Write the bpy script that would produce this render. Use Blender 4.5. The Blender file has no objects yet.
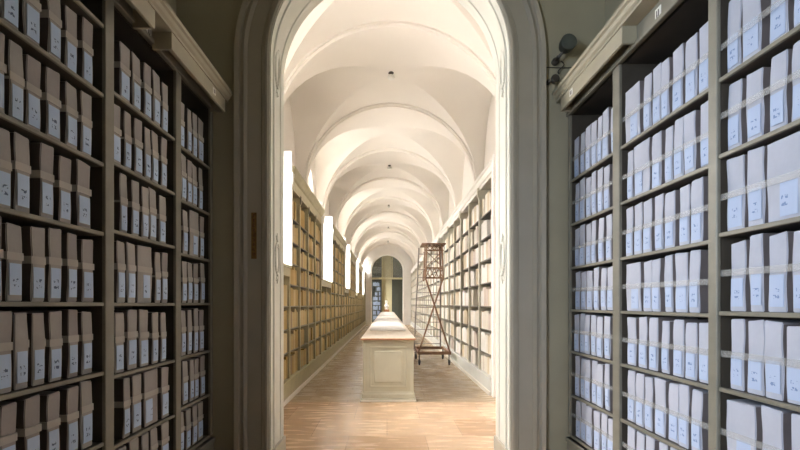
import bpy, bmesh, math, random
from mathutils import Vector, Matrix
PI = math.pi
rnd = random.Random(7)
S = bpy.context.scene
C = S.collection

# ------------------------------------------------------------------ camera
CAMZ = 1.6
cam = bpy.data.objects.new('camera', bpy.data.cameras.new('camera'))
C.objects.link(cam)
cam.location = (0, 0, CAMZ)
cam.rotation_euler = (PI/2, 0, 0)
cam.data.sensor_width = 36
cam.data.lens = 450/800*36
cam.data.shift_x = 13/800
cam.data.shift_y = 79/800
cam.data.clip_start = 0.05
S.camera = cam
# ------------------------------------------------------------------ world, exposure
w = bpy.data.worlds.new('world'); S.world = w; w.use_nodes = True
wb = w.node_tree.nodes['Background']
wb.inputs['Color'].default_value = (0.85, 0.92, 1.0, 1); wb.inputs['Strength'].default_value = 3.0
S.view_settings.view_transform = 'Standard'
S.view_settings.look = 'None'
S.view_settings.gamma = 1.0
S.view_settings.exposure = 0.0
# ------------------------------------------------------------------ daylight outside the windows
HALL_W = 12600.0      # hall window-bay daylight
FORE_W = 900.0      # front room window
FAR_W = 40.0
P0, PP = 4.43, 2.97  # vault bay start, bay length
AX = 0.08            # hall axis
OPEN_END = [7.55, 13.2, 19.4, 25.4, 31.4]
OPEN_W = [2.05, 1.85, 1.85, 1.85, 1.85]

def area(name, loc, size, size_y, power, color, rot):
    l = bpy.data.lights.new(name, 'AREA'); l.shape = 'RECTANGLE'
    l.size = size; l.size_y = size_y; l.energy = power; l.color = color
    o = bpy.data.objects.new(name, l); C.objects.link(o); o.location = loc; o.rotation_euler = rot
    return o
EAST = (PI/2, 0, -PI/2)      # a lamp facing +x
area('daylight_sky', (-5.5, 24, 7.0), 40, 4, HALL_W*2.75, (1.0, 0.95, 0.90), (PI/2-.5, 0, -PI/2))
area('daylight_ground', (-5.5, 24, 1.6), 40, 4, HALL_W*.55, (1.0, 0.94, 0.87), (PI/2+.35, 0, -PI/2))
area('daylight', (-4.2, -2.0, 3.2), 2.6, 3.4, FORE_W, (0.72, 0.85, 1.0), (PI/2-.08, 0, -PI/2+.72))
area('daylight', (-2.9, 37.3, 2.6), 2.0, 3.2, FAR_W, (0.95, 0.97, 1.0), EAST)  # added to brighten the far room through its unseen window

# ------------------------------------------------------------------ materials
def nod(m): return m.node_tree.nodes, m.node_tree.links
def mat(name, col, rough=0.6, var=0.08, scale=6.0, metal=0.0, bump=0.0, col2=None, stretch=(1,1,1), spec=0.5, lo=.3, hi=.7):
    m = bpy.data.materials.new(name); m.use_nodes = True
    n, l = nod(m); b = n['Principled BSDF']
    b.inputs['Roughness'].default_value = rough; b.inputs['Metallic'].default_value = metal
    b.inputs['Specular IOR Level'].default_value = spec
    tc = n.new('ShaderNodeTexCoord'); mp = n.new('ShaderNodeMapping'); mp.inputs['Scale'].default_value = stretch
    no = n.new('ShaderNodeTexNoise'); no.inputs['Scale'].default_value = scale; no.inputs['Detail'].default_value = 5
    cr = n.new('ShaderNodeValToRGB')
    c2 = col2 or tuple(c*(1-2*var) for c in col)
    cr.color_ramp.elements[0].color = (*c2, 1); cr.color_ramp.elements[1].color = (*col, 1)
    cr.color_ramp.elements[0].position = lo; cr.color_ramp.elements[1].position = hi
    l.new(tc.outputs['Object'], mp.inputs['Vector']); l.new(mp.outputs[0], no.inputs['Vector'])
    l.new(no.outputs['Fac'], cr.inputs['Fac']); l.new(cr.outputs['Color'], b.inputs['Base Color'])
    if bump:
        bu = n.new('ShaderNodeBump'); bu.inputs['Strength'].default_value = bump; bu.inputs['Distance'].default_value = .01
        l.new(no.outputs['Fac'], bu.inputs['Height']); l.new(bu.outputs[0], b.inputs['Normal'])
    return m

M = {}
M['vault'] = mat('vault_plaster', (.84, .79, .725), .85, .02, 1.2)
M['plaster'] = mat('white_plaster', (.86, .83, .79), .7, .03, 2)
M['reveal'] = mat('painted_stone', (.74, .73, .65), .55, .05, 3)
M['room'] = mat('olive_wall', (.42, .385, .28), .8, .06, 2)
M['architrave'] = mat('architrave_paint', (.47, .43, .35), .5, .05, 3)
M['case'] = mat('grey_olive_wood_paint', (.25, .23, .18), .45, .1, 8, stretch=(1, .3, 1))
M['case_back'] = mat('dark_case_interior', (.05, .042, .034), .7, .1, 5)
M['case_in'] = mat('dark_inner_case_wood', (.075, .062, .048), .6, .1, 8)  # inner boards, darker than the case fronts
M['beam'] = mat('cornice_paint', (.40, .36, .26), .5, .06, 6)
M['hallcase'] = mat('hall_case_paint', (.46, .41, .25), .5, .08, 6)
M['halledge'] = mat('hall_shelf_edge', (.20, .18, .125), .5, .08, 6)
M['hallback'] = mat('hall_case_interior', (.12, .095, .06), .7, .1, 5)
M['counter'] = mat('counter_paint', (.60, .59, .48), .45, .05, 5)
M['countertop'] = mat('counter_top_wood', (.74, .64, .54), .28, .08, 4, stretch=(4, .4, 1))
M['topedge'] = mat('red_brown_edge', (.46, .22, .12), .35, .1, 6)
M['glasslid'] = mat('pale_glazed_lid', (.84, .81, .79), .32, .05, 3)
M['iron'] = mat('dark_iron', (.09, .08, .07), .4, .1, 9, metal=.6)
M['steel'] = mat('grey_steel_rung', (.32, .29, .26), .4, .1, 9, metal=.3)
M['ladderwood'] = mat('ladder_wood', (.30, .17, .10), .45, .15, 9)
M['black'] = mat('black_rubber', (.03, .03, .03), .6, .1, 9)
M['chrome'] = mat('lamp_metal', (.85, .84, .8), .35, .03, 9)
M['plate'] = mat('white_tag', (.82, .8, .74), .6, .05, 9)
M['ink'] = mat('ink', (.10, .09, .09), .7, .05, 9)
M['ochre'] = mat('ochre_strip', (.30, .17, .045), .7, .25, 30)
M['marble'] = mat('white_marble', (.85, .82, .78), .5, .04, 9)
M['pedestal'] = mat('brown_pedestal', (.30, .14, .06), .5, .1, 9)
M['bundle'] = mat('grey_wrapping_paper', (.44, .405, .38), .75, .09, 7, bump=.35)
M['bundle2'] = mat('mauve_wrapping_paper', (.40, .36, .345), .75, .09, 7, bump=.35)
M['side'] = mat('dark_brown_side', (.125, .10, .088), .7, .1, 9)  # side faces, darker than the spine paper
M['side_pale'] = mat('mauve_brown_side', (.20, .17, .17), .7, .1, 9)
M['band'] = mat('cream_paper_band', (.50, .46, .42), .7, .06, 9)
M['farcase'] = mat('dark_green_case', (.045, .05, .04), .5, .1, 5)
M['tan'] = mat('tan_wall', (.50, .45, .28), .8, .05, 2)
M['base'] = mat('pale_baseboard', (.78, .74, .66), .5, .04, 4)
M['rplinth'] = mat('grey_plinth_paint', (.66, .66, .62), .4, .05, 4)
M['whitecornice'] = mat('white_cornice_paint', (.82, .79, .73), .6, .03, 4)
VOL = [mat('vellum_ochre', (.46, .30, .085), .6, .12, 5), mat('vellum_tan', (.54, .38, .15), .6, .1, 5),
       mat('leather_brown', (.30, .19, .09), .5, .15, 5), mat('vellum_cream', (.56, .43, .23), .6, .08, 5)]
VOLR = [mat('lit_vellum_cream', (.78, .72, .62), .6, .07, 5), mat('lit_vellum_tan', (.66, .55, .38), .6, .1, 5),
        mat('lit_vellum_white', (.82, .79, .74), .6, .05, 5), mat('lit_vellum_rose', (.66, .55, .47), .6, .1, 5)]  # right-hand volumes: window light on the spines put into the colour

def label_material(name, ca, cb):
    m = bpy.data.materials.new(name); m.use_nodes = True
    n, l = nod(m); b = n['Principled BSDF']; b.inputs['Roughness'].default_value = .7
    tc = n.new('ShaderNodeTexCoord'); oi = n.new('ShaderNodeObjectInfo')
    add = n.new('ShaderNodeVectorMath'); add.operation = 'ADD'
    mul = n.new('ShaderNodeVectorMath'); mul.operation = 'SCALE'; mul.inputs['Scale'].default_value = 7.0
    cmb = n.new('ShaderNodeCombineXYZ'); l.new(oi.outputs['Random'], cmb.inputs[0]); l.new(oi.outputs['Random'], cmb.inputs[2])
    l.new(cmb.outputs[0], mul.inputs[0]); l.new(tc.outputs['Object'], add.inputs[0]); l.new(mul.outputs[0], add.inputs[1])
    no = n.new('ShaderNodeTexNoise'); no.inputs['Scale'].default_value = 75; no.inputs['Detail'].default_value = 2
    l.new(add.outputs[0], no.inputs['Vector'])
    gt = n.new('ShaderNodeMath'); gt.operation = 'GREATER_THAN'; gt.inputs[1].default_value = .53; l.new(no.outputs['Fac'], gt.inputs[0])
    sp = n.new('ShaderNodeSeparateXYZ'); l.new(tc.outputs['Object'], sp.inputs[0])
    def win(out, lo, hi):
        a = n.new('ShaderNodeMath'); a.operation = 'GREATER_THAN'; a.inputs[1].default_value = lo; l.new(out, a.inputs[0])
        c = n.new('ShaderNodeMath'); c.operation = 'LESS_THAN'; c.inputs[1].default_value = hi; l.new(out, c.inputs[0])
        p = n.new('ShaderNodeMath'); p.operation = 'MULTIPLY'; l.new(a.outputs[0], p.inputs[0]); l.new(c.outputs[0], p.inputs[1]); return p.outputs[0]
    def mulm(a, c):
        p = n.new('ShaderNodeMath'); p.operation = 'MULTIPLY'; l.new(a, p.inputs[0]); l.new(c, p.inputs[1]); return p.outputs[0]
    def addm(a, c):
        p = n.new('ShaderNodeMath'); p.operation = 'ADD'; l.new(a, p.inputs[0]); l.new(c, p.inputs[1]); return p.outputs[0]
    rows = addm(win(sp.outputs[2], .062, .078), win(sp.outputs[2], .092, .108))
    mask = mulm(mulm(rows, win(sp.outputs[1], -.017, .017)), gt.outputs[0])
    mix = n.new('ShaderNodeMix'); mix.data_type = 'RGBA'
    mix.inputs['A'].default_value = ca; mix.inputs['B'].default_value = cb
    l.new(mask, mix.inputs['Factor']); l.new(mix.outputs['Result'], b.inputs['Base Color'])
    return m
M['label'] = label_material('blue_inked_label', (.52, .64, .84, 1), (.10, .14, .26, 1))
M['label_lit'] = label_material('lit_blue_inked_label', (.47, .55, .73, 1), (.20, .28, .50, 1))  # lit copy of the label, window light put into its colour
M['bundle_lit'] = mat('lit_wrapping_paper', (.52, .535, .62), .75, .06, 7, bump=.35)  # lit copy of the bundle paper, cool window light put into its colour

def see_through(name, col, alpha, rough=.3):
    m = bpy.data.materials.new(name); m.use_nodes = True
    n, l = nod(m); b = n['Principled BSDF']; b.inputs['Base Color'].default_value = (*col, 1); b.inputs['Roughness'].default_value = rough
    no = n.new('ShaderNodeTexNoise'); no.inputs['Scale'].default_value = 9
    mr = n.new('ShaderNodeMapRange'); mr.inputs['To Min'].default_value = alpha*.85; mr.inputs['To Max'].default_value = min(1, alpha*1.15)
    l.new(no.outputs['Fac'], mr.inputs['Value']); l.new(mr.outputs[0], b.inputs['Alpha'])
    return m
M['tape'] = see_through('translucent_tape', (.70, .69, .66), .2, .4)
M['pane'] = see_through('window_pane', (.9, .93, .95), .07, .05)
M['dimming_pane'] = see_through('light_cutting_lunette_pane', (.9, .9, .88), .66, .3)  # opacity added to hold daylight back from the vault haunches
M['darkpane'] = see_through('fanlight_pane', (.25, .27, .24), .35, .08)

def floor_material(name, kind):
    m = bpy.data.materials.new(name); m.use_nodes = True
    n, l = nod(m); b = n['Principled BSDF']
    tc = n.new('ShaderNodeTexCoord'); mp = n.new('ShaderNodeMapping')
    l.new(tc.outputs['Object'], mp.inputs['Vector'])
    br = n.new('ShaderNodeTexBrick'); l.new(mp.outputs[0], br.inputs['Vector'])
    br.inputs['Scale'].default_value = 1.0; br.inputs['Mortar Smooth'].default_value = .2; br.inputs['Bias'].default_value = 0
    no = n.new('ShaderNodeTexNoise'); no.inputs['Detail'].default_value = 6
    mp2 = n.new('ShaderNodeMapping'); l.new(tc.outputs['Object'], mp2.inputs['Vector']); l.new(mp2.outputs[0], no.inputs['Vector'])
    if kind == 'parquet':
        br.inputs['Brick Width'].default_value = .92; br.inputs['Row Height'].default_value = .78; br.inputs['Mortar Size'].default_value = .004
        br.inputs['Color1'].default_value = (.74, .54, .37, 1); br.inputs['Color2'].default_value = (.50, .32, .19, 1)
        br.inputs['Mortar'].default_value = (.36, .22, .13, 1)
        # diagonal wood grain, its direction alternating between panels
        mp2.inputs['Rotation'].default_value = (0, 0, .95); mp2.inputs['Scale'].default_value = (.9, 5, 1)
        rough = .24
    else:
        br.inputs['Brick Width'].default_value = 1.3; br.inputs['Row Height'].default_value = .30; br.inputs['Mortar Size'].default_value = .006
        br.inputs['Color1'].default_value = (.49, .375, .25, 1); br.inputs['Color2'].default_value = (.38, .28, .175, 1)
        br.inputs['Mortar'].default_value = (.26, .19, .12, 1)
        mp2.inputs['Scale'].default_value = (1.0, 10, 1)
        rough = .24
    no.inputs['Scale'].default_value = 2.5
    mr = n.new('ShaderNodeMapRange'); mr.inputs['From Min'].default_value = .3; mr.inputs['From Max'].default_value = .7
    mr.inputs['To Min'].default_value = .82; mr.inputs['To Max'].default_value = 1.12; l.new(no.outputs['Fac'], mr.inputs['Value'])
    mx = n.new('ShaderNodeMix'); mx.data_type = 'RGBA'; mx.blend_type = 'MULTIPLY'; mx.inputs['Factor'].default_value = 1
    l.new(br.outputs['Color'], mx.inputs['A']); l.new(mr.outputs[0], mx.inputs['B']); l.new(mx.outputs['Result'], b.inputs['Base Color'])
    b.inputs['Roughness'].default_value = rough
    mr2 = n.new('ShaderNodeMapRange'); mr2.inputs['To Min'].default_value = rough-.08; mr2.inputs['To Max'].default_value = rough+.12
    l.new(no.outputs['Fac'], mr2.inputs['Value']); l.new(mr2.outputs[0], b.inputs['Roughness'])
    bu = n.new('ShaderNodeBump'); bu.inputs['Strength'].default_value = .25; bu.inputs['Distance'].default_value = .004
    l.new(no.outputs['Fac'], bu.inputs['Height']); l.new(bu.outputs[0], b.inputs['Normal'])
    return m
M['parquet'] = floor_material('parquet_panels', 'parquet')
M['boards'] = floor_material('waxed_floorboards', 'boards')

# ------------------------------------------------------------------ mesh helpers
def BM(): return bmesh.new()
def box(bm, x0, x1, y0, y1, z0, z1, mi=0, bevel=0):
    vs = [bm.verts.new((x, y, z)) for x in (x0, x1) for y in (y0, y1) for z in (z0, z1)]
    fs = []
    for q in ((0,1,3,2), (4,6,7,5), (0,4,5,1), (2,3,7,6), (0,2,6,4), (1,5,7,3)):
        f = bm.faces.new([vs[i] for i in q]); f.material_index = mi; fs.append(f)
    if bevel:
        es = list({e for f in fs for e in f.edges})
        bmesh.ops.bevel(bm, geom=es, offset=bevel, segments=1, affect='EDGES')
    return vs
def bar(bm, a, b, r, n=8, r2=None):
    a = Vector(a); b = Vector(b); d = (b-a).normalized()
    u = d.orthogonal().normalized(); v = d.cross(u); r2 = r if r2 is None else r2
    ra = [bm.verts.new(a + (u*math.cos(2*PI*i/n) + v*math.sin(2*PI*i/n))*r) for i in range(n)]
    rb = [bm.verts.new(b + (u*math.cos(2*PI*i/n) + v*math.sin(2*PI*i/n))*r2) for i in range(n)]
    for i in range(n): bm.faces.new((ra[i], ra[(i+1)%n], rb[(i+1)%n], rb[i]))
    bm.faces.new(ra[::-1]); bm.faces.new(rb)
def tube(bm, pts, r, n=8):
    for i in range(len(pts)-1): bar(bm, pts[i], pts[i+1], r, n)
def lathe(bm, prof, center=(0,0,0), n=20, axis='z'):
    c = Vector(center); rings = []
    for r, h in prof:
        ring = []
        for i in range(n):
            a = 2*PI*i/n
            p = Vector((r*math.cos(a), r*math.sin(a), h)) if axis == 'z' else (Vector((r*math.cos(a), h, r*math.sin(a))) if axis == 'y' else Vector((h, r*math.cos(a), r*math.sin(a))))
            ring.append(bm.verts.new(c+p))
        rings.append(ring)
    for a, b in zip(rings, rings[1:]):
        for i in range(n): bm.faces.new((a[i], a[(i+1)%n], b[(i+1)%n], b[i]))
    bm.faces.new(rings[0][::-1]); bm.faces.new(rings[-1])
def extrude_profile_y(bm, prof, y0, y1, mi=0):
    """closed profile of (x, z) points, run along y"""
    a = [bm.verts.new((x, y0, z)) for x, z in prof]; b = [bm.verts.new((x, y1, z)) for x, z in prof]
    n = len(prof)
    for i in range(n):
        f = bm.faces.new((a[i], a[(i+1)%n], b[(i+1)%n], b[i])); f.material_index = mi
    f = bm.faces.new(a); f.material_index = mi; f = bm.faces.new(b[::-1]); f.material_index = mi
def link_mesh(name, me, parent=None):
    o = bpy.data.objects.new(name, me); C.objects.link(o)
    if parent is not None: o.parent = parent
    return o
def fin(name, bm, mats, smooth=None):
    me = bpy.data.meshes.new(name)
    bmesh.ops.recalc_face_normals(bm, faces=bm.faces)
    bm.to_mesh(me); bm.free()
    for m in (mats if isinstance(mats, (list, tuple)) else [mats]): me.materials.append(m)
    if smooth:
        for p in me.polygons: p.use_smooth = True
        me.set_sharp_from_angle(angle=smooth)
    return me
def obj(name, bm, mats, parent=None, smooth=None):
    return link_mesh(name, fin(name, bm, mats, smooth), parent)
def struct(name, bm, mats, smooth=None):
    o = obj(name, bm, mats, None, smooth); o['kind'] = 'structure'; return o
def tag(o, label, cat, group=None, kind=None):
    o['label'] = label; o['category'] = cat
    if group: o['group'] = group
    if kind: o['kind'] = kind
    return o
def thing(name, label, cat, loc=(0,0,0), rz=0, group=None):
    o = bpy.data.objects.new(name, None); o.empty_display_size = .1; C.objects.link(o)
    o.location = loc; o.rotation_euler = (0, 0, rz)
    return tag(o, label, cat, group)
def part(name, bm, m, parent, smooth=None, world=True):
    """a part whose mesh was drawn in world coordinates"""
    if world and parent is not None:
        off = Vector(parent.location) if parent.parent is None else Vector((0,0,0))
        if parent.parent is not None:
            off = Vector(parent.parent.location) + Vector(parent.location)
        for v in bm.verts: v.co -= off
    return obj(name, bm, m, parent, smooth)

def arch_ring(bm, prof, cx, spring, z0=0.0, nseg=40, closed=True, mi=0):
    """sweep a profile of (radius, y) points up a jamb, round a semicircle and down again"""
    rows = []
    for r, y in prof:
        row = [bm.verts.new((cx-r, y, z0)), bm.verts.new((cx-r, y, spring))]
        for i in range(1, nseg):
            a = PI - PI*i/nseg
            row.append(bm.verts.new((cx + r*math.cos(a), y, spring + r*math.sin(a))))
        row += [bm.verts.new((cx+r, y, spring)), bm.verts.new((cx+r, y, z0))]
        rows.append(row)
    n = len(rows)
    for i in range(n if closed else n-1):
        a, b = rows[i], rows[(i+1) % n]
        for k in range(len(a)-1):
            f = bm.faces.new((a[k], a[k+1], b[k+1], b[k])); f.material_index = mi
    if closed:
        bm.faces.new([r[0] for r in rows]); bm.faces.new([r[-1] for r in rows])

def arched_wall(bm, cx, r, spring, y0, y1, xl, xr, zt, nseg=40):
    inner = [(cx-r, 0), (cx-r, spring)] + [(cx + r*math.cos(PI-PI*i/nseg), spring + r*math.sin(PI-PI*i/nseg)) for i in range(1, nseg)] + [(cx+r, spring), (cx+r, 0)]
    outer = []
    for i, (x, z) in enumerate(inner):
        if i == 0: outer.append((xl, 0))
        elif i == len(inner)-1: outer.append((xr, 0))
        else:
            dx, dz = x-cx, z-spring
            t = 1e9
            if dx < -1e-6: t = min(t, (xl-cx)/dx)
            if dx > 1e-6: t = min(t, (xr-cx)/dx)
            if dz > 1e-6: t = min(t, (zt-spring)/dz)
            outer.append((cx+dx*t, spring+dz*t))
    V = lambda pts, y: [bm.verts.new((x, y, z)) for x, z in pts]
    a, b, c, d = V(inner, y0), V(outer, y0), V(inner, y1), V(outer, y1)
    for i in range(len(inner)-1):
        bm.faces.new((a[i], a[i+1], b[i+1], b[i])); bm.faces.new((c[i], c[i+1], d[i+1], d[i]))
        bm.faces.new((a[i], a[i+1], c[i+1], c[i])); bm.faces.new((b[i], b[i+1], d[i+1], d[i]))
    # corner infill above the rectangle corners
    for y in (y0, y1):
        for k in range(len(outer)-1):
            p, q = outer[k], outer[k+1]
            if abs(p[0]-q[0]) > 1e-5 and abs(p[1]-q[1]) > 1e-5:
                cxn = xl if p[0] < cx else xr
                vs = [bm.verts.new((p[0], y, p[1])), bm.verts.new((q[0], y, q[1])), bm.verts.new((cxn, y, zt))]
                bm.faces.new(vs)

# ================================================================== THE SETTING
DX, DR, DS = 0.03, 1.17, 4.02         # doorway: centre, half width, spring height
DY0, DY1 = 4.40, 4.90
XL, XR = -2.06, 2.13                  # front room side walls
bm = BM(); box(bm, -3.2, 3.2, -4.2, 7.33, -.12, 0); struct('floor', bm, M['parquet'])
bm = BM(); box(bm, -3.2, 3.2, 7.33, 43, -.12, 0); struct('floor', bm, M['boards'])
bm = BM(); box(bm, DX-DR, DX+DR, 4.83, 4.885, 0, .005); struct('trim_2', bm, M['rplinth'])

bm = BM(); arched_wall(bm, DX, DR, DS, DY0, DY1-.02, -2.6, 2.6, 8.0); struct('wall_front', bm, M['room'])
bm = BM(); arched_wall(bm, DX, DR, DS, DY1-.02, DY1, -2.6, 2.6, 8.0); struct('wall_front', bm, M['plaster'])
# architrave: stepped moulding on the room face of the doorway
def P(pts, y): return [(r, y-p) for r, p in pts]
prof = [(DR+.0, -.01), (DR+.0, .035), (DR+.02, .05), (DR+.045, .05), (DR+.055, .03), (DR+.075, .03), (DR+.085, .018), (DR+.22, .018), (DR+.23, .04),
        (DR+.245, .055), (DR+.262, .045), (DR+.268, .03), (DR+.285, .03), (DR+.295, .055), (DR+.335, .062), (DR+.345, .04), (DR+.345, -.01)]
bm = BM(); arch_ring(bm, P(prof, DY0), DX, DS); struct('trim_3', bm, M['architrave'], .6)
# lining of the reveal with its long raised mouldings
prof = [(DR+.005, DY0-.02), (DR-.008, DY0-.02), (DR-.008, DY0+.025), (DR-.003, DY0+.03), (DR-.003, DY0+.085), (DR-.016, DY0+.095), (DR-.016, DY0+.115),
        (DR-.003, DY0+.125), (DR-.003, DY0+.375), (DR-.014, DY0+.385), (DR-.014, DY0+.41), (DR-.003, DY0+.42), (DR-.003, DY0+.455), (DR-.008, DY0+.47), (DR-.008, DY1+.03), (DR+.06, DY1+.03), (DR+.06, DY1-.005), (DR+.005, DY1-.005)]
bm = BM(); arch_ring(bm, prof, DX, DS); struct('trim_4', bm, M['reveal'], .6)
bm = BM()
for s in (-1, 1):                      # oval medallions and little leaf drops on the reveal
    xf = DX + s*(DR-.006)
    for zc, ry, rz in ((DS, .085, .185), (1.6+.47, .085, .16)):
        N = 28
        pts = [(xf, DY0+.25+ry*math.cos(2*PI*i/N), zc+rz*math.sin(2*PI*i/N)) for i in range(N+1)]
        tube(bm, pts, .014, 6)
        pts = [(xf, DY0+.25+ry*.7*math.cos(2*PI*i/N), zc+rz*.78*math.sin(2*PI*i/N)) for i in range(N+1)]
        tube(bm, pts, .006, 5)
        for sg in (-1, 1):
            bar(bm, (xf, DY0+.25, zc+sg*(rz+.01)), (xf, DY0+.25, zc+sg*(rz+.10)), .022, 8, .006)
            for q in (-1, 1): bar(bm, (xf, DY0+.25, zc+sg*(rz+.02)), (xf, DY0+.25+q*.05, zc+sg*(rz+.07)), .014, 6, .006)
struct('trim_5', bm, M['reveal'], .8)
bm = BM()
for s in (-1, 1):
    xa, xb = sorted((DX+s*(DR+.36), DX+s*(DR-.03)))
    box(bm, xa, xb, DY0-.075, DY0+.02, 0, .16, bevel=.006)
    xa, xb = sorted((DX+s*(DR+.02), DX+s*(DR-.032))); box(bm, xa, xb, DY0-.02, DY1+.035, 0, .16, bevel=.005)
struct('trim_6', bm, M['architrave'])

# front room walls and vault
WY0, WY1, WZ0, WZ1 = -1.2, .8, 1.0, 4.1
bm = BM(); x0, x1 = XL-.5, XL
box(bm, x0, x1, -4.2, WY0, 0, 8); box(bm, x0, x1, WY1, DY0, 0, 8); box(bm, x0, x1, WY0, WY1, 0, WZ0); box(bm, x0, x1, WY0, WY1, WZ1, 8)
struct('wall_left', bm, M['room'])
bm = BM(); box(bm, XR, XR+.5, -4.2, DY0, 0, 8); struct('wall_right', bm, M['room'])
bm = BM(); box(bm, XL-.5, XR+.5, -4.4, -4.2, 0, 8); struct('wall_back', bm, M['room'])
bm = BM(); cxr = (XL+XR)/2; Rr = (XR-XL)/2+.02; N = 40
ra = [bm.verts.new((cxr-Rr*math.cos(PI*i/N), -4.2, 4.4+Rr*math.sin(PI*i/N))) for i in range(N+1)]
rb = [bm.verts.new((cxr-Rr*math.cos(PI*i/N), DY0+.02, 4.4+Rr*math.sin(PI*i/N))) for i in range(N+1)]
for i in range(N): bm.faces.new((ra[i], ra[i+1], rb[i+1], rb[i]))
struct('ceiling', bm, M['room'], .6)
def window_frame(name, x, y0, y1, z0, z1, ny, nz, m=M['plaster']):
    bm = BM(); t = .035
    box(bm, x-.03, x+.03, y0, y0+t*1.6, z0, z1); box(bm, x-.03, x+.03, y1-t*1.6, y1, z0, z1)
    box(bm, x-.03, x+.03, y0+t*1.6, y1-t*1.6, z0, z0+t*1.6); box(bm, x-.03, x+.03, y0+t*1.6, y1-t*1.6, z1-t*1.6, z1)
    for i in range(1, ny):
        y = y0+(y1-y0)*i/ny; box(bm, x-.02, x+.02, y-t/2, y+t/2, z0+t, z1-t)
    for i in range(1, nz):
        z = z0+(z1-z0)*i/nz; box(bm, x-.017, x+.017, y0+t, y1-t, z-t/2, z+t/2)
    o = struct(name, bm, m)
    bm = BM(); box(bm, x-.003, x+.003, y0+t, y1-t, z0+t, z1-t); obj('pane', bm, M['pane'], o)
    return o
window_frame('window_1', XL-.4, WY0, WY1, WZ0, WZ1, 2, 5)

# hall walls, piers, vault
SP, R = 1.6+2.57, 2.0
HX0, HX1 = AX-2.0, AX+2.0              # inner wall faces
HY1 = 34.6
SILL = 2.24
bm = BM(); y = DY1
for e, ow in zip(OPEN_END, OPEN_W):
    box(bm, HX0-.38, HX0, y, e-ow, 0, SP); box(bm, HX0-.38, HX0, e-ow, e, 0, SILL); y = e
box(bm, HX0-.38, HX0, y, HY1, 0, SP)
struct('wall_left', bm, M['plaster'])
bm = BM(); box(bm, AX+2.12, AX+2.5, DY1, HY1, 0, 7); box(bm, HX1, AX+2.12, DY1, HY1, 0, SP); struct('wall_right', bm, M['vault'])

def sample_axis():
    ys = []
    N = 26
    for k in range(11):
        c = P0 + PP*(k+.5); h = PP/2-.10
        rise = 2.0
        for i in range(N+1):
            t = -PI/2 + PI*i/N
            yy = c + h*math.sin(t)
            ys.append((yy, rise*max(0, math.cos(t)), k, t))
    return [q for q in ys if DY1 <= q[0] <= HY1-.002]
rows = sample_axis()
rows = [(DY1, rows[0][1], 0, rows[0][3])] + rows + ([(HY1, 0, 10, PI/2)] if rows[-1][0] < HY1 else [])
bm = BM(); NX = 26
xs = [(-2.2, 0.0)] + [(-2.0*math.cos(PI*i/(2*NX)) if False else 2.0*math.sin(-PI/2 + PI*i/NX), 0) for i in range(NX+1)] + [(2.2, 0.0)]
grid = []
for (yy, zc, k, t) in rows:
    line = []
    for x, _ in xs:
        zl = math.sqrt(max(0, R*R-x*x))
        line.append(bm.verts.new((AX+x, yy, SP+max(zl, zc))))
    grid.append(line)
for j in range(len(grid)-1):
    tm = (rows[j][3]+rows[j+1][3])/2
    for i in range(len(xs)-1):
        a, b, c, d = grid[j][i], grid[j][i+1], grid[j+1][i+1], grid[j+1][i]
        if (xs[i][0]+xs[i+1][0])*tm > 0: bm.faces.new((a, b, c)); bm.faces.new((a, c, d))
        else: bm.faces.new((a, b, d)); bm.faces.new((b, c, d))
bmesh.ops.dissolve_degenerate(bm, dist=1e-5, edges=bm.edges)
struct('ceiling', bm, M['vault'], .35)

n_trim = 7
for k in range(0, 11):                 # transverse ribs with stepped edges
    y = P0 + PP*k
    if y < DY1+.05: continue
    bm = BM()
    pr = [(R+.04, y-.14), (R-.035, y-.14), (R-.035, y-.10), (R-.065, y-.085), (R-.065, y+.085), (R-.035, y+.10), (R-.035, y+.14), (R+.04, y+.14)]
    arch_ring(bm, pr, AX, SP, SP-.12, 48)
    struct('trim_%d' % n_trim, bm, M['vault'], .5); n_trim += 1
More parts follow.
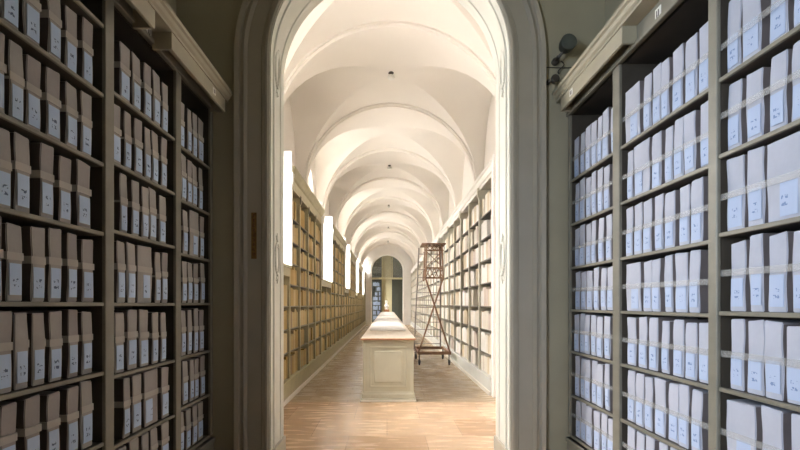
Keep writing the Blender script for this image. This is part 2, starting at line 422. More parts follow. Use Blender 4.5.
# lunette walls on the right, glazed lunettes on the left
def lunette_pts(c, h, rise, n=28, inset=0):
    return [(c-(h-inset)*math.cos(PI*i/n), SP+(rise-inset)*math.sin(PI*i/n)) for i in range(n+1)]
wn = 2
for k in range(0, 11):
    c = P0 + PP*(k+.5); h = PP/2-.10; rise = 2.0
    if c + h > HY1: continue
    x = AX-2.15
    if k % 2:
        bm = BM(); q = [bm.verts.new((x, y, z)) for y, z in lunette_pts(c, h, rise)]; f = bm.faces.new(q)
        g = bmesh.ops.extrude_face_region(bm, geom=[f])
        for v in g['geom']:
            if isinstance(v, bmesh.types.BMVert): v.co.x -= .2
        struct('wall_left', bm, M['vault']); continue
    bm = BM()
    ch, hh_, rh = c-.15, 1.08, 1.25         # the arched window in the lunette wall
    po, pi_ = lunette_pts(c, h, rise), lunette_pts(ch, hh_, rh)
    for xf in (x, x-.25):
        A = [bm.verts.new((xf, y, z)) for y, z in po]; B = [bm.verts.new((xf, y, z)) for y, z in pi_]
        for i in range(len(A)-1): bm.faces.new((A[i], A[i+1], B[i+1], B[i]))
    A = [bm.verts.new((x, y, z)) for y, z in pi_]; B = [bm.verts.new((x-.25, y, z)) for y, z in pi_]
    for i in range(len(A)-1): bm.faces.new((A[i], A[i+1], B[i+1], B[i]))
    struct('wall_left', bm, M['vault'])
    c, h, rise = ch, hh_, rh; x -= .16
    bm = BM(); po, pi_ = lunette_pts(c, h, rise), lunette_pts(c, h, rise, inset=.07)
    for xx0, xx1 in ((x-.05, x+.04),):
        A = [bm.verts.new((xx1, y, z)) for y, z in po]; B = [bm.verts.new((xx1, y, z)) for y, z in pi_]
        A2 = [bm.verts.new((xx0, y, z)) for y, z in po]; B2 = [bm.verts.new((xx0, y, z)) for y, z in pi_]
        for i in range(len(A)-1):
            bm.faces.new((A[i], A[i+1], B[i+1], B[i])); bm.faces.new((B[i], B[i+1], B2[i+1], B2[i])); bm.faces.new((A2[i], A2[i+1], B2[i+1], B2[i]))
    box(bm, x-.04, x+.03, c-h+.05, c+h-.05, SP-.04, SP+.05)
    for j in (-1, 0, 1):
        yy = c+j*h*.45; zz = SP+(rise-.05)*math.sqrt(1-(.45*j)**2)
        box(bm, x-.02, x+.02, yy-.02, yy+.02, SP, zz)
    o = struct('window_%d' % wn, bm, M['plaster'])
    bm = BM(); q = [bm.verts.new((x, y, z)) for y, z in lunette_pts(c, h, rise, inset=.04)]; bm.faces.new(q); obj('pane', bm, M['dimming_pane'], o)
    wn += 1
for e, ow in zip(OPEN_END, OPEN_W):
    window_frame('window_%d' % wn, AX-2.15, e-ow, e, SILL, SP-.04, 2, 4); wn += 1
# white piers that close the bookcases beside each window opening, with an impost moulding
for i, e in enumerate(OPEN_END):
    for yy in ([e] if i == 0 else [e-OPEN_W[i]-.08, e]):
        bm = BM()
        box(bm, HX0, -1.60, yy, yy+.08, SILL+.003, SP)
        for z0, z1, t in ((3.60, 3.66, .02), (3.66, 3.74, .035), (3.74, 3.80, .05), (3.95, 3.98, .02)):
            box(bm, HX0, -1.60+t*.6, yy-t, yy+.08, z0, z1)
        struct('trim_%d' % n_trim, bm, M['plaster']); n_trim += 1
# pilaster before the right-hand bookcase
bm = BM(); box(bm, 1.82, HX1, 7.70, 7.84, 0, SP); struct('trim_%d' % n_trim, bm, M['plaster']); n_trim += 1
# the far arch and the dim room beyond it
FS = 1.6+2.56
bm = BM(); arched_wall(bm, .02, 1.2, FS, HY1, HY1+.5, -2.7, 2.7, 8.0); struct('wall_far', bm, M['plaster'])
bm = BM(); arch_ring(bm, [(1.2, HY1+.02), (1.2, HY1-.03), (1.22, HY1-.05), (1.34, HY1-.05), (1.36, HY1-.02), (1.36, HY1+.02)], .02, FS); struct('trim_%d' % n_trim, bm, M['plaster']); n_trim += 1
fx = bm = BM(); box(bm, .02-1.2, .02+1.2, HY1+.1, HY1+.22, 3.5, 3.64, bevel=.01)
for j in (-1, 1): box(bm, .02+j*.4-.02, .02+j*.4+.02, HY1+.13, HY1+.18, 3.6, 5.22)
o = struct('window_%d' % wn, bm, M['tan']); wn += 1
bm = BM(); q = [(.02-1.19*math.cos(PI*i/24), FS+1.19*math.sin(PI*i/24)) for i in range(25)]
q = [(.02-1.19, 3.6)] + q + [(.02+1.19, 3.6)]
bm.faces.new([bm.verts.new((x, HY1+.155, z)) for x, z in q]); obj('pane', bm, M['darkpane'], o)
bm = BM(); box(bm, -2.7, 2.7, 40, 40.2, 0, 8); struct('wall_back', bm, M['tan'])
bm = BM(); box(bm, 2.2, 2.4, HY1+.5, 40, 0, 8); struct('wall_right', bm, M['tan'])
bm = BM(); box(bm, -2.6, -2.4, HY1+.5, 36.3, 0, 8); box(bm, -2.6, -2.4, 38.3, 40, 0, 8); box(bm, -2.6, -2.4, 36.3, 38.3, 0, 1); box(bm, -2.6, -2.4, 36.3, 38.3, 4.2, 8); struct('wall_left', bm, M['tan'])
bm = BM(); box(bm, -2.7, 2.7, HY1+.5, 40.2, 6.2, 6.4); struct('ceiling', bm, M['tan'])
window_frame('window_%d' % wn, -2.5, 36.3, 38.3, 1, 4.2, 2, 4)  # unseen window, added to light the far room

# ================================================================== FRONT ROOM BOOKCASES
ORD = ['zeroth', 'first', 'second', 'third', 'fourth', 'fifth', 'sixth', 'seventh', 'eighth', 'ninth', 'tenth', 'eleventh', 'twelfth', 'thirteenth', 'fourteenth']
def proj(x, y, z): return (387 + 450*x/y, 304 - 450*(z-CAMZ)/y)

def front_case(s, XF, ups, levels, top, label, wall_x, pl_top, box_spans):
    """s=-1 left, +1 right. ups: list of (y0,y1) uprights; levels: one list of shelf heights for each bay"""
    t = thing('bookcase', label, 'bookcase', (s*(XF+.15), (ups[0][0]+ups[-1][1])/2, 0), 0)
    X = lambda a: s*a
    def sb(bm, a, b, *r, **k):
        x0, x1 = sorted((X(a), X(b))); return box(bm, x0, x1, *r, **k)
    xb = abs(wall_x)-.004
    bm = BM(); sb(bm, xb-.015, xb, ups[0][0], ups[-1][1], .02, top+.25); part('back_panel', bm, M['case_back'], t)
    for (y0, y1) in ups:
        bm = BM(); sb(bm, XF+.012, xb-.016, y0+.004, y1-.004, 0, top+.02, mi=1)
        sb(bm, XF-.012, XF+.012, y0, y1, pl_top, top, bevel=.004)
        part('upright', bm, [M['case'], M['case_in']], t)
    for i, lv in enumerate(levels):
        y0, y1 = ups[i][1], ups[i+1][0]
        for z in lv:
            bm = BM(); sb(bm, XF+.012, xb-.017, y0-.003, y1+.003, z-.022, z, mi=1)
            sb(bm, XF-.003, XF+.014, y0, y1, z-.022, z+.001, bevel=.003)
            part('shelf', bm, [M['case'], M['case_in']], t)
        bm = BM(); sb(bm, XF+.01, xb-.018, y0-.003, y1+.003, top, top+.02); part('top_board', bm, M['case_back'], t)
    ya, yb = ups[0][0], ups[-1][1]
    bm = BM(); sb(bm, XF-.02, XF+.03, ya, yb, 0, pl_top-.03); sb(bm, XF-.035, XF+.02, ya, yb, pl_top-.075, pl_top-.03, bevel=.006); sb(bm, XF-.035, XF+.02, ya, yb, 0, .05, bevel=.006)
    part('plinth', bm, M['case'], t)
    bm = BM(); sb(bm, XF-.015, XF+.03, ya, yb, top, top+.16); sb(bm, XF-.03, XF-.01, ya, yb, top-.005, top+.03, bevel=.004)
    part('frieze', bm, M['case'], t)
    FX = 1.545 if s < 0 else 1.65
    zt = CAMZ + (1.955 if s < 0 else 1.955)
    bm = BM()
    pr = [(X(FX+.04), zt+.0), (X(FX-.005), zt+.0), (X(FX-.005), zt+.02), (X(FX-.02), zt+.035), (X(FX-.03), zt+.06), (X(FX-.045), zt+.07), (X(FX-.045), zt+.10), (X(FX-.02), zt+.115), (X(xb), zt+.115), (X(xb), zt+.02), (X(XF+.03), zt+.0)]
    extrude_profile_y(bm, pr, ya, yb); part('cornice', bm, M['beam'], t)
    for a, b in box_spans:
        bm = BM(); sb(bm, FX, FX+.022, a, b, zt-.125, zt, bevel=.003); sb(bm, FX+.02, XF-.016, a, a+.02, zt-.125, zt); sb(bm, FX+.02, XF-.016, b-.02, b, zt-.125, zt)
        part('fascia_box', bm, M['beam'], t)
    return t, FX, zt

LUPS = [(0.90, .97), (1.80, 1.88), (2.70, 2.787), (3.603, 3.694), (4.31, 4.37)]  # empty bay out of view, added to block the front window's light
LNEAR = [CAMZ+v for v in (1.676, 1.26, .845, .43, .01, -.405, -.83, -1.25)]
LMID = [CAMZ+v for v in (1.327, .89, .4635, .008, -.445, -.884, -1.26)]
LFAR = [CAMZ+v for v in (1.31, .868, .423, .01, -.44, -.86, -1.26)]
left_case, LFX, LZT = front_case(-1, 1.70, LUPS, [LNEAR, LNEAR, LMID, LFAR], CAMZ+1.87, 'tall dark bookcase of grey bundles along the left wall before the archway', XL, .34, [(0.95, 2.0), (2.1, 3.0), (3.23, 4.3)])
RUPS = [(-2.5, -2.43), (-1.2, -1.13), (.1, .17), (1.40, 1.47), (2.40, 2.466), (3.409, 3.509), (4.33, 4.375)]  # empty bays out of view, extended to absorb the front window's light
RNEAR = [CAMZ+v for v in (1.2, .795, .377, -.039, -.443, -.85, -1.26)]
RMID = [CAMZ+v for v in (1.19, .768, .352, -.052, -.45, -.868, -1.26)]
right_case, RFX, RZT = front_case(1, 1.77, RUPS, [RNEAR]*4+[RMID, RMID], CAMZ+1.82, 'tall grey bookcase of pale bundles along the right wall before the archway', XR, .34, [(-2.4, -.2), (0, 1.2), (1.4, 2.62), (3.16, 4.28)])

def number_plate(s, x, y, z, h, parent):
    bm = BM(); xx = s*x; x0, x1 = sorted((xx, xx - s*.004)); box(bm, x0, x1, y-.03, y+.03, z-h/2, z+h/2)
    p = part('number_plate', bm, M['plate'], parent)
    bm = BM(); x0, x1 = sorted((xx - s*.004, xx - s*.006))
    box(bm, x0, x1, y-.012, y-.004, z-h*.28, z+h*.28); box(bm, x0, x1, y+.004, y+.014, z-h*.28, z-h*.12); box(bm, x0, x1, y+.008, y+.014, z-h*.1, z+h*.28)
    part('numeral', bm, M['ink'], p)
number_plate(-1, 1.545, 4.02, LZT-.055, .055, left_case)
number_plate(-1, 1.685, 3.18, CAMZ+1.925, .075, left_case)
number_plate(1, 1.65, 4.03, RZT-.06, .055, right_case)
number_plate(1, 1.755, 2.91, CAMZ+1.88, .075, right_case)

# bundle prototypes
WIDTHS = [.078, .088, .098, .115, .19]
def bundle_mesh(wd, seed, h=.355, d=.27):
    r = random.Random(seed); bm = BM()
    nx, ny, nz = 5, 3 if wd < .15 else 5, 9
    box(bm, -d, 0, -wd/2, wd/2, 0, h)
    bmesh.ops.bevel(bm, geom=list(bm.edges), offset=.004, segments=2, affect='EDGES')
    for ax, n, lo, hi in ((0, nx, -d, 0), (1, ny, -wd/2, wd/2), (2, nz, 0, h)):
        for i in range(1, n):
            co = [0, 0, 0]; co[ax] = lo+(hi-lo)*i/n; no = [0, 0, 0]; no[ax] = 1
            bmesh.ops.bisect_plane(bm, geom=list(bm.verts)+list(bm.edges)+list(bm.faces), plane_co=co, plane_no=no)
    fz = [r.uniform(-1, 1) for _ in range(6)]
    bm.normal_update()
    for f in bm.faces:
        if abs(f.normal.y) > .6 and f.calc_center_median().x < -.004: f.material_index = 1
    for v in bm.verts:
        x, y, z = v.co
        t = z/h
        sag = math.sin(PI*min(1, max(0, t)))
        v.co.y += (y/(wd/2))*(.003*sag*fz[0] + .0022*math.sin(t*9+fz[1]*3)) + .006*fz[2]*t
        v.co.x += .002*math.sin(t*7+fz[3]*3)*(1 if x > -d*.5 else 0) + .003*fz[4]*t
        if z > h-.02: v.co.z += .006*fz[5]*(y/(wd/2)) + r.uniform(-.002, .002)
        if z < .001: v.co.z = max(0, v.co.z)
    return bm
protos = []
for wi, wd in enumerate(WIDTHS):
    for sd in range(3):
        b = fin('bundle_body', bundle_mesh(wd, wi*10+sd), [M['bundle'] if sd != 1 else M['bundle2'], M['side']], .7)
        lw = min(wd*.78, .09)
        off = 0 if wd < .15 else rnd.choice((-.035, .02))
        bm = BM(); z0 = .018+.006*sd; z1 = z0+.145
        n = 5
        A = [bm.verts.new((.0035 + .0012*math.sin(3*i/n), off-lw/2, z0+(z1-z0)*i/n)) for i in range(n+1)]
        B = [bm.verts.new((.0035 + .0012*math.sin(3*i/n), off+lw/2, z0+(z1-z0)*i/n)) for i in range(n+1)]
        A2 = [bm.verts.new((.0015, off-lw/2, v.co.z)) for v in A]; B2 = [bm.verts.new((.0015, off+lw/2, v.co.z)) for v in B]
        for i in range(n):
            bm.faces.new((A[i], B[i], B[i+1], A[i+1])); bm.faces.new((A[i], A[i+1], A2[i+1], A2[i])); bm.faces.new((B[i+1], B[i], B2[i], B2[i+1]))
        bm.faces.new((A[0], B[0], B2[0], A2[0])); bm.faces.new((A[n], B[n], B2[n], A2[n]))
        lab = fin('label', bm, M['label'])
        bm = BM(); e = .0028; zb = .178 + .006*sd
        box(bm, -.27-e, .0+e, -wd/2-e, wd/2+e, zb, zb+.036); band = fin('paper_band', bm, M['band'])
        b2 = b.copy(); b2.materials[0] = M['bundle_lit']; b2.materials[1] = M['side_pale']; lab2 = lab.copy(); lab2.materials[0] = M['label_lit']
        protos.append((wd, b, lab, band, b2, lab2))
BUNDLES = 0
def put_bundle(x, y, z, wd, s, seed, label, group, with_band, lean=0.0, hs=1.0):
    global BUNDLES
    c = [p for p in protos if p[0] == wd][seed % 3]
    o = bpy.data.objects.new('archive_bundle', None); C.objects.link(o); o.empty_display_size = .05
    o.location = (x, y, z+.0005); o.rotation_euler = (lean, 0, (0 if s < 0 else PI)); o.scale = (1, 1, hs)
    tag(o, label, 'bundle', group)
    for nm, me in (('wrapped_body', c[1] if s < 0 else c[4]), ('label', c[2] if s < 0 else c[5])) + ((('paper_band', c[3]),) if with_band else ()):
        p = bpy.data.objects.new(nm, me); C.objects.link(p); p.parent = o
    BUNDLES += 1

def fill_front(s, XF, ups, levels, bays, side):
    for i, lv in enumerate(levels):
        nm = bays[i]
        if nm is None: continue
        y0, y1 = ups[i][1]+.006, ups[i+1][0]-.006
        rowno = 0
        for li, z in enumerate(lv):
            if z > CAMZ+1.6: continue
            pitch = min(.44, lv[li-1]-z) if li else .44
            top_h = (pitch-.022-.014)/.355
            rr = random.Random(int(z*1000)+i*77+(5 if s > 0 else 0))
            items = []; y = y1 - rr.uniform(.0, .02) if s < 0 else y0 + rr.uniform(.0, .03)
            lo, hi = y0, y1
            # near end may stay empty, as the photo shows
            gap_end = rr.choice((0, 0, .03, .09)) + (.03 if s < 0 else 0)
            y = y1 - (rr.uniform(.04, .075) if s < 0 else rr.uniform(.012, .035))
            while True:
                wd = rr.choice([.078, .088, .088, .098, .098, .115] + ([.098] if s > 0 else [.088]) + ([.19] if rr.random() < .35 else []))
                if y - wd < y0 + .006: break
                items.append((y-wd/2, wd)); y -= wd + (rr.choice((.022, .030, .036, .042, .05)) if s < 0 else rr.choice((.014, .018, .024, .030, .040)))
            items = items[::-1]
            vis = []
            for yc, wd in items:
                px, py = proj(s*XF, yc, z+.3); px2, py2 = proj(s*XF, yc, z)
                if -12 < px < 812 and py2 > -5 and py < 470: vis.append((yc, wd))
            if not vis: continue
            rowno += 1
            if s > 0: vis = vis[::-1]
            for k, (yc, wd) in enumerate(vis):
                lab = 'grey wrapped archive bundle, %s from left, %s shelf down, %s bay of %s foreground bookcase' % (ORD[k+1], ORD[rowno], nm, side)
                lean = rr.choice((0, 0, 0, 0, rr.uniform(-.012, .012)))
                lean = 0 if s > 0 or k in (0, len(vis)-1) else lean
                put_bundle(s*(XF+.022+rr.uniform(0, .012)), yc, z+.001, wd, s, rr.randrange(99), lab, 'archive bundles on the %s foreground shelves' % side, s < 0, lean, top_h*rr.uniform(.93, 1.0))
            if s > 0:
                yy0, yy1 = ups[i][1], ups[i+1][0]
                bm = BM(); zz = z+.165+rr.uniform(-.012, .02); dz = rr.uniform(-.015, .015)
                xx = XF+.010
                vs = []
                for (yq, zq) in ((yy0, zz), (yy1, zz+dz)):
                    for (xa, za) in ((xx, zq), (xx, zq+.034), (xx+.0012, zq+.034), (xx+.0012, zq)):
                        vs.append(bm.verts.new((xa, yq, za)))
                for q in ((0,1,5,4), (1,2,6,5), (2,3,7,6), (3,0,4,7), (0,1,2,3), (4,5,6,7)): bm.faces.new([vs[a] for a in q])
                o = obj('retaining_tape', bm, M['tape'])
                tag(o, 'translucent tape strung across bundles, %s shelf down, %s bay of right foreground bookcase' % (ORD[rowno], nm), 'tape', 'retaining tapes on the right foreground shelves')
fill_front(-1, 1.70, LUPS, [LNEAR, LNEAR, LMID, LFAR], [None, 'nearest', 'middle', 'farthest'], 'left')
fill_front(1, 1.77, RUPS, [RNEAR]*4+[RMID, RMID], [None, None, None, 'nearest', 'middle', 'farthest'], 'right')
print('BUNDLES', BUNDLES)

# ================================================================== HALL BOOKCASES
CELLS = []    # (side, y0, y1, z, height, label bits)
def hall_case(name, label, s, XF, XB, y0, y1, levels, top, nb, cornice, frame=None, edge=None, plinth=.36, brackets=False):
    frame = frame or M['hallcase']; edge = edge or M['halledge']
    t = thing(name, label, 'bookcase', (s*(XF+XB)/2, (y0+y1)/2, 0))
    def sb(bm, a, b, *r, **k):
        x0, x1 = sorted((s*a, s*b)); return box(bm, x0, x1, *r, **k)
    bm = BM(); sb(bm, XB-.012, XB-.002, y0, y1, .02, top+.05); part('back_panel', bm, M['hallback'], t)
    ys = [y0 + (y1-y0)*i/nb for i in range(nb+1)]
    for i, y in enumerate(ys):
        a, b = max(y0, y-.03), min(y1, y+.03)
        bm = BM(); sb(bm, XF, XB-.013, a, b, plinth-.02, top+.02); sb(bm, XF-.015, XF+.004, a-.006 if i else a, b+.006 if i < nb else b, plinth-.02, top)
        part('upright', bm, frame, t)
    for z in levels:
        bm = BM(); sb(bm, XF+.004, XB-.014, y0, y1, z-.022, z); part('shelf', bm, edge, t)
    bm = BM(); sb(bm, XF-.035, XB-.014, y0, y1, 0, plinth-.02, mi=0); sb(bm, XF-.05, XF, y0, y1, plinth-.05, plinth-.015)
    part('plinth', bm, M['rplinth'] if s > 0 else frame, t)
    bm = BM(); sb(bm, XF-.058, XF-.034, y0, y1, 0, .07); part('skirting', bm, M['base'], t)
    if cornice == 'left':
        zt = top
        pr = [(s*(XF+.02), zt), (s*(XF-.02), zt), (s*(XF-.02), zt+.17), (s*(XF-.05), zt+.20), (s*(XF-.085), zt+.27), (s*(XF-.10), zt+.30), (s*(XF-.10), zt+.345), (s*(XB-.01), zt+.345), (s*(XB-.01), zt+.05)]
        bm = BM(); extrude_profile_y(bm, pr, y0, y1); part('cornice', bm, frame, t)
        for y in ys[1:-1]:
            bm = BM(); sb(bm, XF-.035, XF-.012, y-.035, y+.035, zt-.12, zt+.04, bevel=.01); part('bracket', bm, M['halledge'], t)
    elif cornice == 'right':
        zt = top
        pr = [(s*(XF+.02), zt), (s*(XF-.005), zt), (s*(XF-.005), zt+.05), (s*(XF-.03), zt+.07), (s*(XF-.03), zt+.10), (s*(XF-.01), zt+.115), (s*(XF-.01), zt+.20), (s*(XF-.04), zt+.22), (s*(XF-.04), zt+.26), (s*(XB-.01), zt+.26), (s*(XB-.01), zt+.05)]
        bm = BM(); extrude_profile_y(bm, pr, y0, y1); part('cornice', bm, M['whitecornice'], t)
        for y in ys[1:-1:2]:
            bm = BM(); sb(bm, XF-.05, XF-.015, y-.035, y+.035, zt-.14, zt+.06, bevel=.012); part('bracket', bm, frame, t)
    else:
        bm = BM(); sb(bm, XF-.02, XB-.014, y0, y1, top, top+.14); sb(bm, XF-.045, XB-.013, y0, y1, top+.14, top+.178)
        part('top_board', bm, frame, t)
    allz = sorted(levels + [plinth-.02 if False else plinth])
    for bi in range(nb):
        for li, z in enumerate(allz):
            nxt = allz[li+1]-.022 if li+1 < len(allz) else top
            CELLS.append((s, XF, XB, ys[bi]+.03, ys[bi+1]-.03, z, nxt-z, label, bi, nb, len(allz)-li))
    return t
LLEV = [CAMZ+v for v in (-.81, -.42, -.034, .345, .72, 1.10, 1.515)]
LLOW = [CAMZ+v for v in (-.81, -.42, -.034)]
spots = ['nearest', 'second', 'third', 'fourth', 'fifth']
segs = [(OPEN_END[i]+.082, (OPEN_END[i+1]-OPEN_W[i+1]-.082) if i < 4 else HY1-.06) for i in range(5)]
for i, (a, b) in enumerate(segs):
    hall_case('bookcase', '%s tall tan bookcase with heavy cornice between the hall windows on the left' % spots[i], -1, 1.66, 1.918, a, b, LLEV, CAMZ+2.0, 4, 'left')
lows = [(4.94, OPEN_END[0]+.08)] + [(OPEN_END[i]-OPEN_W[i]-.08, OPEN_END[i]+.08) for i in range(1, 5)]
for i, (a, b) in enumerate(lows):
    hall_case('low_bookcase', '%s low tan bookcase under a tall window on the left of the hall' % spots[i], -1, 1.66, 1.918, a, b, LLOW, CAMZ+.46, 2 if i else 3, None)
RLEV = [CAMZ+v for v in (-.91, -.475, -.04, .396, .83, 1.25, 1.69)]
NRB = 24
hall_case('bookcase', 'long pale bookcase covering the whole right wall of the hall', 1, 1.84, 2.078, 7.845, HY1-.06, RLEV, CAMZ+2.25, NRB, 'right', frame=mat('pale_case_paint', (.60, .57, .47), .5, .06, 6), edge=mat('dark_shelf_edge', (.15, .135, .11), .5, .08, 6), plinth=.32)

# volumes: the 300 that show largest as objects, the rest as one mass per material set
def volume_bm(bm, x, s, y, z, wd, h, d, mi, dz=0):
    """a bound volume, spine towards the aisle, slightly rounded with raised bands"""
    xf = x; xb = x + s*d
    pts = []
    n = 5
    for i in range(n):
        t = -1 + 2*i/(n-1); pts.append((xf + s*.008*t*t, y+t*wd/2))
    pts += [(xb, y+wd/2), (xb, y-wd/2)]
    a = [bm.verts.new((px, py, z)) for px, py in pts]; b = [bm.verts.new((px, py, z+h)) for px, py in pts]
    m = len(pts)
    for i in range(m):
        f = bm.faces.new((a[i], a[(i+1)%m], b[(i+1)%m], b[i])); f.material_index = mi
    f = bm.faces.new(a); f.material_index = mi; f = bm.faces.new(b); f.material_index = mi
vols = []
rv = random.Random(21)
for ci, (s, XF, XB, y0, y1, z, hh, label, bi, nb, rowdn) in enumerate(CELLS):
    y = y0 + rv.uniform(0, .03); k = 0
    top = min(hh-.03, .37)
    row = []
    while True:
        wd = rv.choice((.07, .09, .11, .14, .17) if s < 0 else (.08, .10, .13, .17, .2))
        if y + wd > y1: break
        if rv.random() > .09:
            row.append([s, XF, y+wd/2, z, wd, top*rv.uniform(.80, 1.0), min(.19, XB-XF-.05), rv.choices((0, 1, 2, 3), (4, 3, 1.2, 2) if s < 0 else (4, 2, 3, 1.5))[0], label, bi, nb, rowdn])
        y += wd + rv.choice((.002, .004, .012))
    if s > 0: row.sort(key=lambda q: -q[2])
    for q in row:
        k += 1; vols.append(q+[k, ci])
def seen(q):
    s, XF, y, z, wd, h = q[:6]
    px, py = proj(s*XF, y, z+h/2)
    if s < 0:
        if px < 284: return 0
    else:
        if px > 496: return 0
    return 1/(y**3)
vols.sort(key=lambda q: -seen(q))
NI = 300
first, rest = vols[:NI], vols[NI:]
case_name = lambda lab: ('nearest tall hall bookcase' if lab.startswith('nearest tall') else 'second tall hall bookcase' if lab.startswith('second tall') else 'third tall hall bookcase' if lab.startswith('third tall') else 'long right hall bookcase' if lab.startswith('long') else lab.split()[0] + ' low hall bookcase')
colw = {(-1, 0): 'ochre', (-1, 1): 'tan', (-1, 2): 'brown', (-1, 3): 'cream', (1, 0): 'cream', (1, 1): 'tan', (1, 2): 'white', (1, 3): 'rose-grey'}
for q in first:
    s, XF, y, z, wd, h, d, mi, lab, bi, nb, rowdn, k, ci = q
    bm = BM(); x = s*(XF+.012)
    volume_bm(bm, 0, s, 0, 0, wd, h, d, 0)
    o = obj('bound_volume', bm, (VOL if s < 0 else VOLR)[mi]); o.location = (x, y, z+.001)
    tag(o, '%s volume, %s from left, %s shelf down, %s bay of %s' % (colw[(s, mi)], ORD[k], ORD[rowdn], ORD[bi+1], case_name(lab)), 'book', 'bound volumes in the hall bookcases')
bm = BM()
for q in rest:
    s, XF, y, z, wd, h, d, mi = q[:8]
    volume_bm(bm, s*(XF+.012), s, y, z+.001, wd, h, d, mi + (4 if s > 0 else 0))
o = obj('bound_volumes', bm, VOL+VOLR); tag(o, 'rows of small bound volumes far down both sides of the hall', 'books', None, 'stuff')

# ================================================================== COUNTERS DOWN THE HALL
CX = .02
def counter(y0, y1, label, lid0, lid1, npan):
    t = thing('counter', label, 'counter', (CX, (y0+y1)/2, 0))
    w0 = .405
    bm = BM(); box(bm, CX-w0, CX+w0, y0+.05, y1-.05, .10, 1.005); part('body', bm, M['counter'], t)
    bm = BM(); box(bm, CX-w0-.045, CX+w0+.045, y0+.005, y1-.005, 0, .05, bevel=.006); box(bm, CX-w0-.03, CX+w0+.03, y0+.02, y1-.02, .05, .13, bevel=.01)
    box(bm, CX-w0-.012, CX+w0+.012, y0+.038, y1-.038, .13, .155, bevel=.006); part('plinth', bm, M['counter'], t)
    bm = BM(); box(bm, CX-w0-.055, CX+w0+.055, y0-.005, y1+.005, 0, .03, bevel=.004); part('base_strip', bm, M['base'], t)
    bm = BM(); box(bm, CX-w0-.005, CX+w0+.005, y0+.04, y1-.04, .97, 1.006)
    box(bm, CX-w0-.02, CX+w0+.02, y0+.025, y1-.025, .992, 1.008, bevel=.004); part('moulding', bm, M['counter'], t)
    bm = BM(); box(bm, CX-.455, CX+.455, y0-.01, y1+.01, 1.008, 1.036, bevel=.008); part('top_edge', bm, M['topedge'], t)
    bm = BM(); box(bm, CX-.445, CX+.445, y0, y1, 1.034, 1.045, bevel=.003); part('top', bm, M['countertop'], t)
    # end panel: frame, recessed field and raised centre
    def panel(face, a0, a1, z0, z1, at):
        bm = BM()
        for q, (i, d) in enumerate(((0, .012), (.03, .004), (.075, .014))):
            lo, hi, zl, zh = a0+i, a1-i, z0+i, z1-i
            if q == 0:
                for (p0, p1, r0, r1) in ((lo, hi, zl, zl+.025), (lo, hi, zh-.025, zh), (lo, lo+.025, zl, zh), (hi-.025, hi, zl, zh)):
                    if face == 'y': box(bm, p0, p1, at-d, at+.01, r0, r1, bevel=.004)
                    else: x0, x1 = sorted((at+face*d, at-face*.01)); box(bm, x0, x1, p0, p1, r0, r1, bevel=.004)
            elif q == 2:
                if face == 'y': box(bm, lo, hi, at-d, at+.01, zl, zh, bevel=.01)
                else: x0, x1 = sorted((at+face*d, at-face*.01)); box(bm, x0, x1, lo, hi, zl, zh, bevel=.01)
        part('panel', bm, M['counter'], t)
    panel('y', CX-w0+.10, CX+w0-.10, .23, .90, y0+.05)
    for s in (-1, 1):
        bm = BM(); box(bm, CX+s*w0-.02 if s > 0 else CX-w0-.012, CX+w0+.012 if s > 0 else CX-w0+.02, y0+.038, y0+.10, .155, .985, bevel=.004); part('corner_stile', bm, M['counter'], t)
        L = (y1-y0-.3)/npan
        for i in range(npan): panel(s, y0+.17+L*i, y0+.17+L*(i+1)-.10, .23, .90, CX+s*w0)
    bm = BM(); box(bm, CX-.37, CX+.37, lid0, lid1, 1.046, 1.07, bevel=.006)
    n = max(1, int((lid1-lid0)/1.6))
    part('glazed_lid', bm, M['glasslid'], t)
counter(7.35, 17.6, 'olive painted panelled counter with red-brown top edge, nearest in the hall', 9.3, 17.3, 6)
counter(18.0, 31.0, 'second long counter directly behind the nearest one', 18.6, 30.2, 7)
# statuette on its pedestal at the far end
t = thing('statuette', 'small white bust on a brown pedestal at the far end of the counters', 'statuette', (CX-.05, 30.6, 1.0455))
bm = BM(); box(bm, -.22, .22, -.15, .15, 0, .22, bevel=.02); o = obj('pedestal', bm, M['pedestal'], t)
bm = BM(); lathe(bm, [(.11, .22), (.12, .25), (.07, .29), (.06, .33), (.14, .40), (.19, .50), (.17, .58), (.08, .64), (.06, .68), (.085, .72), (.105, .80), (.10, .88), (.06, .94), (.02, .955)], n=20)
for v in bm.verts: v.co.y *= .75
for v in bm.verts:
    if v.co.y < -.05 and .74 < v.co.z < .82: v.co.y -= .02
obj('bust', bm, M['marble'], t, 1.0)
t.scale = (.85, .85, .85)

# ================================================================== LIBRARY STEPS
LX, LY = 1.235, 11.75
t = thing('rolling_ladder', 'tall brown wheeled library ladder with crossed braces beside the right bookcase', 'ladder', (LX, LY+.7, 0))
W0 = .44; zb = .33
def p3(px, z, dy=0): return ((px-387)/450*(LY+dy), LY+dy, z)
# base frame
bm = BM()
box(bm, LX-W0, LX+W0, LY-.03, LY+.03, zb-.05, zb+.03, bevel=.006); part('base_rail', bm, M['ladderwood'], t)
bm = BM(); box(bm, LX-W0, LX+W0, LY+1.37, LY+1.43, zb-.05, zb+.03, bevel=.006); part('base_rail', bm, M['ladderwood'], t)
for s in (-1, 1):
    bm = BM(); xx = LX+s*(W0-.03); box(bm, xx-.025, xx+.025, LY+.031, LY+1.369, zb-.045, zb+.02); part('base_rail', bm, M['ladderwood'], t)
